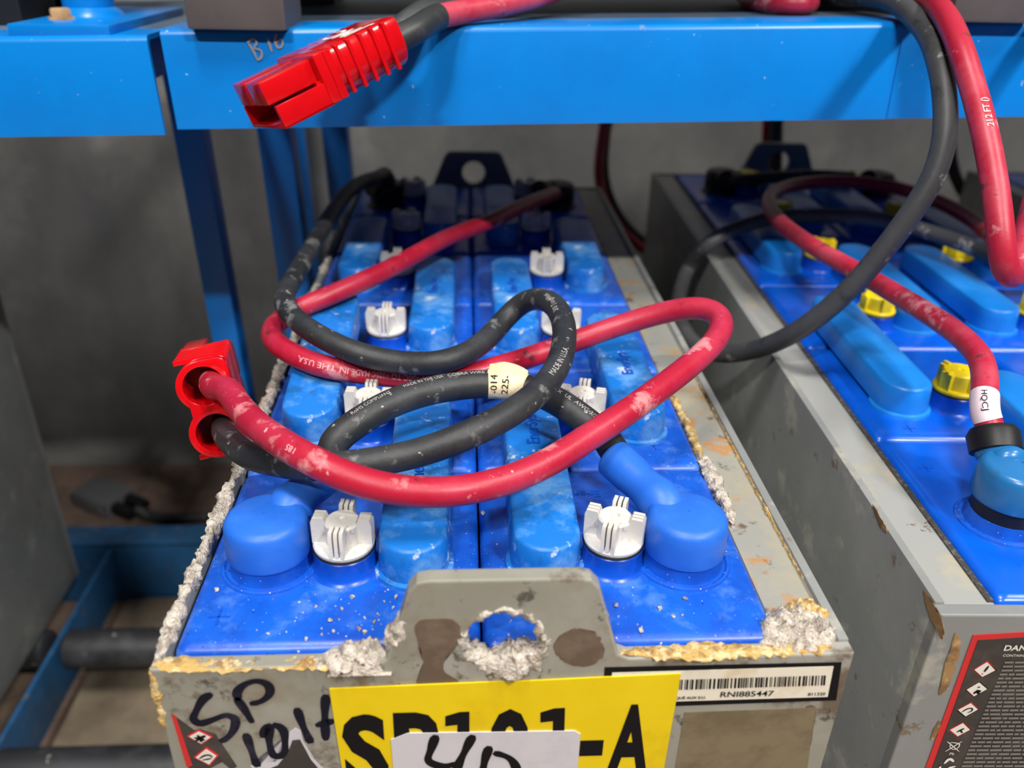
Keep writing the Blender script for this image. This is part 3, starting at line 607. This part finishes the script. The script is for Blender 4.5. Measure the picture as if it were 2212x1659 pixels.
# ------------------------------------------------------------------ connectors
def connector(name, label, E, Mt, Tdir, worn=False, group=None, word=None):
    """two-pole plug: E centre of the cable end, Mt centre of the mating end, Tdir towards its flat face"""
    E = Vector(E); X = (Vector(Mt)-E); Ln = X.length; X.normalize(); Z = Vector(Tdir); Z = (Z-X*Z.dot(X)).normalized(); Y = Z.cross(X)
    t = thing(name, label, 'connector', E, Matrix((X, Y, Z)).transposed().to_euler(), group)
    k = Ln/.108
    rr = .0170; o = []
    o += [(.033, .012), (.0315, .0155), (.029, .0168), (-.029, .0168), (-.0315, .0155), (-.033, .012)]
    for cx, a0, a1 in ((-.0165, 180, 318), (.0165, 222, 360)):
        for i in range(15):
            a = R(a0+(a1-a0)*i/14); o.append((cx+rr*math.cos(a)*.98, rr*math.sin(a)))
    holes = [[(c+.0138*math.cos(2*math.pi*i/30), .0138*math.sin(2*math.pi*i/30)) for i in range(30)] for c in (-.0165, .0165)]
    me = plate(o, holes, .060*k, .0007, lambda u, v, w: Vector((.030*k+w, u, v)))
    obj('housing', me, 'red_plastic', t, smooth=35)
    for c in (-.0165, .0165):
        bm = bmesh.new(); n = 24; loft([[Vector((x, c+.0142*math.cos(2*math.pi*i/n), .0142*math.sin(2*math.pi*i/n))) for i in range(n)] for x in (.040*k, .062*k)], bm=bm); obj('bore_plug', fin(bm), 'red_plastic', t)
    for s in (-1, 1):
        for i in range(6):
            x = (.012+i*.0098)*k; bm = bmesh.new(); box(bm, x-.0014, x+.0014, s*.0335-.0018, s*.0335+.0018, -.0165, .0172, .0007)
            box(bm, x-.0014, x+.0014, s*.0250-.009, s*.0250+.009, .0158, .0176, .0006); obj('rib', fin(bm), 'red_plastic', t)
    box_ = lambda nm, *a, **kw: obj(nm, boxme(*a, **kw), 'red_plastic', t)
    box_('collar', .056*k, .070*k, -.0345, .0345, -.0172, .0178, .0018)
    b1 = box_('mating_block', .066*k, .110*k, -.0275, -.0012, -.0005, .0158, .0018); box_('mating_block', .066*k, .110*k, .0012, .0275, -.0005, .0158, .0018)
    box_('block_web', .066*k, .106*k, -.004, .004, .002, .0140, .0008)
    bm = bmesh.new(); box(bm, .066*k, .108*k, -.0335, .0335, -.0178, -.0152, .0008); box(bm, .066*k, .108*k, -.0335, -.0308, -.0178, -.0015, .0008); box(bm, .066*k, .108*k, .0308, .0335, -.0178, -.0015, .0008); box(bm, .070*k, .098*k, -.0014, .0014, -.0165, -.0060, .0004)
    obj('contact_hood', fin(bm), 'red_plastic', t)
    obj('contact_recess', boxme(.066*k, .074*k, -.0310, .0310, -.0160, .0005), 'red_plastic', t)
    if worn: obj('worn_sticker', boxme(.006*k, .056*k, -.027, .024, .0165, .01705), 'worn_label', t)
    if word:
        text_on('moulded_logo', word, .026, (.026*k, 0, .0170), (0, -1, 0), (1, 0, 0), 'white_print', t, bold=.0006, lift=.0007)
    return t, X, Y, Z
E1 = dep(466, 888, .560)+Vector((-.0035, 0, .001)); rd = ray(466, 888).normalized(); upi = (UP-rd*UP.dot(rd)).normalized(); rti = (RT-rd*RT.dot(rd)).normalized()
L1 = (rd*.965+upi*.235-rti*.0+rti*.07).normalized(); W1 = (-upi*.974+rti*.226); W1 = (W1-L1*W1.dot(L1)).normalized()
T1 = W1.cross(L1); T1 = T1 if T1.dot(rti) > 0 else -T1
con1, cX, cY, cZ = connector('power_connector', 'glossy red plug with a worn sticker hanging at the crusted tray rim', E1, E1+L1*.104, T1, worn=True)
def bore(w_): return E1+W1*w_
E2 = dep(828, 92, .638); M2 = dep(556, 226, .596)
con2, dX, dY, dZ = connector('power_connector', 'glossy red plug lying over the edge of the blue beam', E2, M2, (-RT*.34+UP*.86-ray(700, 150)*.42), word='JMC')

# ------------------------------------------------------------------ cables
def zpts(L): return [at(x, y, 2, z) for x, y, z in L]
def cable(name, label, pts, r, m, group=None, step=.004, sm=8):
    pa = Path(pts, step, sm); o = obj(name, fin(pa.tube(r, 20)), m, smooth=60); tag(o, label, 'cable', group); return o, pa
RC = .0084
rl = zpts([(1199, 417, .040), (1123, 447, .049), (1060, 477, .053), (965, 514, .057), (886, 556, .060), (836, 583, .0605), (751, 622, .0590), (684, 650, .0545), (637, 671, .0480), (605, 690, .043), (588, 712, .043), (590, 735, .0445), (616, 756, .0455), (670, 783, .0435), (715, 795, .0430), (751, 801, .0390), (800, 808, .0335), (845, 812, .0332), (900, 818, .0340), (960, 820, .036), (1020, 808, .037), (1090, 788, .038), (1152, 769, .040), (1236, 739, .046), (1338, 703, .058), (1439, 674, .072), (1500, 664, .080), (1540, 668, .081), (1560, 690, .079), (1552, 726, .076), (1523, 760, .074), (1473, 803, .071), (1405, 854, .068), (1338, 901, .065), (1270, 945, .061), (1203, 989, .058), (1135, 1023, .056), (1067, 1046, .056), (1000, 1060, .057), (918, 1064, .058), (839, 1056, .060), (751, 1032, .0665), (684, 1000, .0735), (616, 962, .0735), (549, 914, .070), (512, 872, .068)])
up0 = bore(-.0165)
rl += [dep(490, 838, .532), up0-L1*.014+cZ*.0075, up0+L1*.006+cZ*.0048, up0+L1*.0365+cZ*.0035]
red1, pr1 = cable('battery_lead', 'dusty red cable looping over the white capped battery to the worn plug', rl, RC, 'red_cable')
bl_ = [Vector((-.1060, .786, .0240)), Vector((-.1055, .789, .0350)), Vector((-.1110, .788, .0430))]+zpts([(812, 384, .0520), (785, 392, .0560), (752, 415, .058), (716, 462, .056), (685, 515, .054), (655, 566, .053), (628, 612, .058), (615, 640, .063), (618, 664, .065), (645, 695, .065), (690, 726, .0625), (750, 755, .058), (820, 776, .053), (890, 785, .052), (950, 783, .0555), (1000, 768, .0555), (1045, 738, .057), (1085, 696, .060), (1118, 660, .070), (1150, 645, .080), (1185, 650, .086), (1212, 680, .087), (1220, 720, .084), (1214, 765, .080), (1196, 808, .0785), (1160, 850, .078), (1110, 888, .077), (1050, 922, .075), (980, 952, .071), (900, 980, .064), (820, 996, .0605), (740, 1006, .0575), (660, 1008, .0545), (590, 998, .048), (540, 985, .042)])
lo0 = bore(.0165)
bl_ += [dep(510, 964, .535), lo0-L1*.014+cZ*.0070, lo0+L1*.006+cZ*.0045, lo0+L1*.0365+cZ*.003]
blk1, pb1 = cable('battery_lead', 'black cable with a raised loop from the rear terminal to the worn plug', bl_, RC, 'black_cable')
jp = [Vector((-.0930, .1030, .0250)), Vector((-.088, .112, .0285))]+zpts([(705, 968, .040), (755, 925, .050), (820, 883, .0555), (900, 851, .0575), (985, 834, .058), (1080, 829, .058), (1150, 842, .0565), (1215, 873, .053), (1275, 917, .046), (1325, 962, .039)])+[Vector((.0875, .1015, .0330)), Vector((.0795+.012, .0945, .0310))]
jmp, pj = cable('jumper_cable', 'thick black jumper cable joining the two blue terminal boots', jp, .0095, 'black_cable')
# its paper tag
da = pj.near(1052, 832); db = pj.near(1135, 838); da, db = min(da, db), max(da, db)
tg = obj('paper_tag', fin(pj.tube(.0100, 22, da, db)), 'tape', jmp)
p, t_, n_, b_ = pj.frame((da+db)/2); upv = (Vector((0, .45, .9))); upv = (upv-t_*upv.dot(t_)).normalized(); sd = t_.cross(upv)
bm = bmesh.new(); rings = []
for i in range(9):
    f = i/8; q = p+t_*(-.013+.026*f)+upv*.0085; hh = .0065*(1-abs(f-.45)**2*2)
    rings.append([q+sd*.002, q+sd*.002+upv*(hh+.0012*noise.noise(q*300)), q-sd*.0005+upv*(hh*1.02), q-sd*.0015])
loft(rings, bm=bm); obj('tag_flap', fin(bm), 'tape', tg)
def cable_side_text(pa, r, txt, d, size, m, parent, roll, xs=1.0):
    """lettering running round the cable instead of along it"""
    me = text_mesh(txt, size, 0, xs); p, t, n, b = pa.frame(d); s = CAM-p; a0 = math.atan2(s.dot(b), s.dot(n))
    sg = 1 if t.dot(RT) > 0 else -1
    for v in me.vertices:
        p, t, n, b = pa.frame(d-sg*v.co.y); a = a0+roll-sg*v.co.x/r
        v.co = p+(n*math.cos(a)+b*math.sin(a))*(r+.0004)
    obj('tag_lettering', me, 'black_ink', parent, smooth=0)
cable_side_text(pj, .0100, '-014', pj.near(1066, 832), .0072, 'black_ink', tg, 0)
cable_side_text(pj, .0100, '225-', pj.near(1088, 832), .0072, 'black_ink', tg, 0)
# printing on the jackets
ROLLR = 0
cable_text(pr1, RC, 'ZENE  CABLE 600V -50C TO +105C MADE IN THE U.S.A.', pr1.near(860, 812), .0058, 'pink_print', red1, flip=True, roll=ROLLR)
cable_text(pr1, RC, '185', pr1.near(650, 985), .0048, 'pink_print', red1)
cable_text(pb1, RC, '3/0 Toughflex', pb1.near(1205, 670), .0056, 'faint_print', blk1, flip=True, roll=0)
cable_text(pb1, RC, 'MADE IN U.S.A.', pb1.near(1180, 790), .0056, 'faint_print', blk1, flip=True, roll=0)
cable_text(pj, .0095, 'COBRA WIRE &', pj.near(1012, 832), .0042, 'faint_print', jmp, roll=-.95)
cable_text(pj, .0095, 'MADE IN THE USA', pj.near(915, 849), .0040, 'faint_print', jmp, roll=-.9, xs=.85)
cable_text(pj, .0095, 'RoHS COMPLIANT', pj.near(805, 893), .0040, 'faint_print', jmp, roll=-.8, xs=.85)
cable_text(pj, .0095, '2X  UL  AWG 3/3', pj.near(1245, 893), .0044, 'faint_print', jmp, roll=-.7)
# red lead of the upper plug
s0 = E2-dX*.0; a_in = E2+dX*.035-dY*.0165 if dY.y < 0 else E2+dX*.035-dY*.0165
nb = -.0165 if (E2+dY*.0165-CAM).length > (E2-dY*.0165-CAM).length else .0165
ul = [E2+dY*nb+dX*.035, E2+dY*nb, E2+dY*nb-dX*.022, dep(940, 38, .655), dep(1000, 26, .675), dep(1080, 12, .695), dep(1170, -10, .72), dep(1300, -60, .76), Vector((.16, .57, .2930)), Vector((.21, .62, .2980)), Vector((.235, .655, .3370))]
ured, pu = cable('charger_lead', 'red cable running from the upper plug back over the beam edge', ul, .0092, 'red_cable_clean')
ds = pu.near(945, 36); obj('heat_shrink_sleeve', fin(pu.tube(.0100, 22, pu.S[4], ds)), 'shrink_sleeve', ured)
u2 = [E2-dY*nb+dX*.035, E2-dY*nb, E2-dY*nb-dX*.018, Vector((-.046, .396, .2665)), Vector((-.030, .418, .2710)), Vector((-.006, .442, .2705)), Vector((.02, .466, .2710)), Vector((.045, .505, .2725)), Vector((.075, .57, .2790)), Vector((.09, .61, .292)), Vector((.095, .65, .3365))]
cable('charger_lead', 'black cable of the upper plug lying on the shelf deck', u2, .0092, 'black_cable')
# hanging grey black lead
hb = [Vector((.336, .69, .3365)), Vector((.334, .66, .296)), Vector((.334, .58, .2815)), Vector((.342, .50, .2818)), Vector((.352, .43, .2830)), dep(1990, 55, .655), dep(2024, 120, .615), dep(2040, 200, .602), dep(2042, 290, .600), dep(2020, 375, .605), dep(1972, 455, .615), dep(1905, 545, .635), dep(1830, 630, .660), dep(1760, 690, .685), dep(1690, 733, .715), dep(1620, 758, .755), dep(1560, 765, .79), dep(1508, 750, .83), dep(1474, 705, .885), dep(1466, 645, .94), dep(1488, 578, .985)]+zpts([(1535, 522, .026), (1600, 490, .036), (1680, 470, .040), (1780, 466, .046), (1900, 475, .050), (2020, 506, .050), (2120, 542, .048), (2200, 580, .046)])+[Vector((.600, .430, .046)), Vector((.650, .395, .030)), Vector((.688, .370, -.03)), Vector((.700, .360, -.16)), Vector((.705, .36, -.30))]
hblk, ph = cable('charger_lead', 'grey black cable hanging off the beam and dipping between the trays', hb, .0084, 'grey_cable')
hr = [Vector((.368, .71, .3365)), Vector((.368, .68, .298)), Vector((.366, .62, .2830)), Vector((.369, .53, .2835)), Vector((.3790, .44, .2850)), dep(2037, 28, .630), dep(2073, 100, .592), dep(2100, 185, .580), dep(2126, 280, .565), dep(2144, 370, .556), dep(2156, 450, .550), dep(2163, 520, .548), dep(2168, 575, .552), dep(2181, 598, .560), dep(2197, 590, .572), dep(2206, 555, .585), dep(2222, 490, .60), dep(2250, 380, .62), dep(2290, 260, .645), Vector((.474, .370, .2760)), Vector((.4860, .42, .2850)), Vector((.479, .50, .2835)), Vector((.44, .56, .2830)), Vector((.41, .60, .2900)), Vector((.40, .635, .3365))]
hred, phr = cable('charger_lead', 'dusty red cable hanging off the beam in a narrow bend', hr, .0086, 'red_cable_clean')
cable_text(phr, .0086, '212 FT ()', phr.near(2140, 250), .0062, 'white_print', hred, flip=True, roll=-.55)
# red lead of the right battery
rr_ = [Mi @ Vector((-.1190, .074, .036)), Mi @ Vector((-.1195, .086, .044)), Mi @ Vector((-.1200, .094, .0505))]+zpts([(2126, 900, .056), (2128, 840, .066), (2124, 788, .072), (2098, 748, .073), (2040, 700, .072), (1960, 650, .070), (1880, 603, .068), (1800, 558, .066), (1730, 515, .063), (1680, 474, .059), (1660, 436, .056), (1680, 411, .053), (1740, 396, .050), (1830, 392, .048), (1930, 405, .048), (2020, 433, .048), (2100, 475, .047), (2170, 530, .046)])+[Vector((.612, .480, .045)), Vector((.655, .450, .030)), Vector((.690, .430, -.03)), Vector((.705, .425, -.16)), Vector((.71, .42, -.30))]
rred, prr = cable('battery_lead', 'red cable looping over the yellow capped battery from its clear boot', rr_, .0084, 'red_cable_clean')
tl = obj('sleeve_label', fin(prr.tube(.0089, 22, min(prr.near(2128, 912), prr.near(2127, 856)), max(prr.near(2128, 912), prr.near(2127, 856)))), 'sleeve_label', rred)
me = text_mesh('HQCJ', .0048, 0, 1); dlab = prr.near(2128, 880)
p, t, n, b = prr.frame(dlab); s = CAM-p; a0 = math.atan2(s.dot(b), s.dot(n))
for v in me.vertices:
    p, t, n, b = prr.frame(dlab-v.co.x); a = a0+v.co.y/.0089; v.co = p+(n*math.cos(a)+b*math.sin(a))*.0093
obj('tag_lettering', me, 'black_ink', tl, smooth=0)
bb = [Mi @ Vector((-.113, .822, .026)), Mi @ Vector((-.100, .800, .030)), Mi @ Vector((-.06, .79, .036)), Mi @ Vector((.0, .80, .038)), Mi @ Vector((.06, .80, .036))]
cable('battery_lead', 'short black cable on the rear terminal of the yellow capped battery', bb, .0084, 'black_cable')
# leads hanging down behind the stand
def wl_(L): return [at(x, y, 1, Y) for x, y, Y in L]
cable('charger_lead', 'red cable drooping behind the trays beside a black one', wl_([(1318, 120, 1.03), (1312, 220, 1.03), (1300, 300, 1.03), (1293, 370, 1.03), (1303, 430, 1.03), (1340, 495, 1.04), (1388, 538, 1.05), (1440, 570, 1.06)]), .0080, 'red_cable_clean')
cable('charger_lead', 'black cable drooping behind the trays beside a red one', wl_([(1328, 120, 1.07), (1320, 220, 1.07), (1308, 300, 1.07), (1305, 370, 1.07), (1318, 428, 1.075), (1354, 488, 1.085), (1398, 526, 1.09), (1450, 556, 1.10)]), .0080, 'black_cable')
cable('charger_lead', 'red cable hanging straight down behind the trapezoid tab', wl_([(1662, 120, 1.08), (1659, 230, 1.08), (1656, 310, 1.08), (1652, 420, 1.08), (1640, 560, 1.08)]), .0085, 'red_cable_clean')
cable('charger_lead', 'black cable hanging straight down behind the trapezoid tab', wl_([(1680, 120, 1.06), (1678, 230, 1.06), (1676, 310, 1.06), (1676, 420, 1.06), (1680, 560, 1.06)]), .0110, 'black_cable')
cable('charger_lead', 'black cable drooping by the wall behind the hanging red cable', wl_([(2048, 150, 1.05), (2053, 260, 1.05), (2052, 320, 1.05), (2060, 370, 1.05), (2078, 410, 1.05), (2110, 450, 1.05)]), .0100, 'black_cable')
# plug lying on the floor by the wall
fc = thing('power_connector', 'grey plug lying on the brown floor by the wall', 'connector', at(232, 1090, 2, FL), (0, 0, R(-28)))
obj('housing', boxme(-.055, .045, -.035, .035, 0, .036, .004), 'grey_plastic', fc)
for s in (-1, 1): obj('rib', boxme(-.02, .03, s*.036-.002, s*.036+.002, .004, .032, .001), 'grey_plastic', fc); obj('cable_boot', fin(Path([(.04, s*.016, .018), (.075, s*.016, .018), (.09, s*.016, .016)], .004, 1).tube(.0125, 16)), 'rubber', fc)
fcx = fc.location
cable('charger_lead', 'black cable trailing along the floor from the grey plug', [fcx+Vector((.075, -.045, .018)), fcx+Vector((.12, -.06, .0108)), fcx+Vector((.22, -.06, .0108)), fcx+Vector((.40, -.05, .0108)), fcx+Vector((.62, -.06, .0108))], .0100, 'black_cable')

cable('charger_lead', 'red cable coiled on the deck under the charger', [Vector(p) for p in ((.285, .70, .3365), (.284, .67, .296), (.280, .60, .2755), (.268, .52, .2752), (.276, .478, .2756), (.295, .470, .2760), (.309, .492, .2765), (.308, .54, .2765), (.300, .59, .2760))], .0084, 'red_cable_clean')
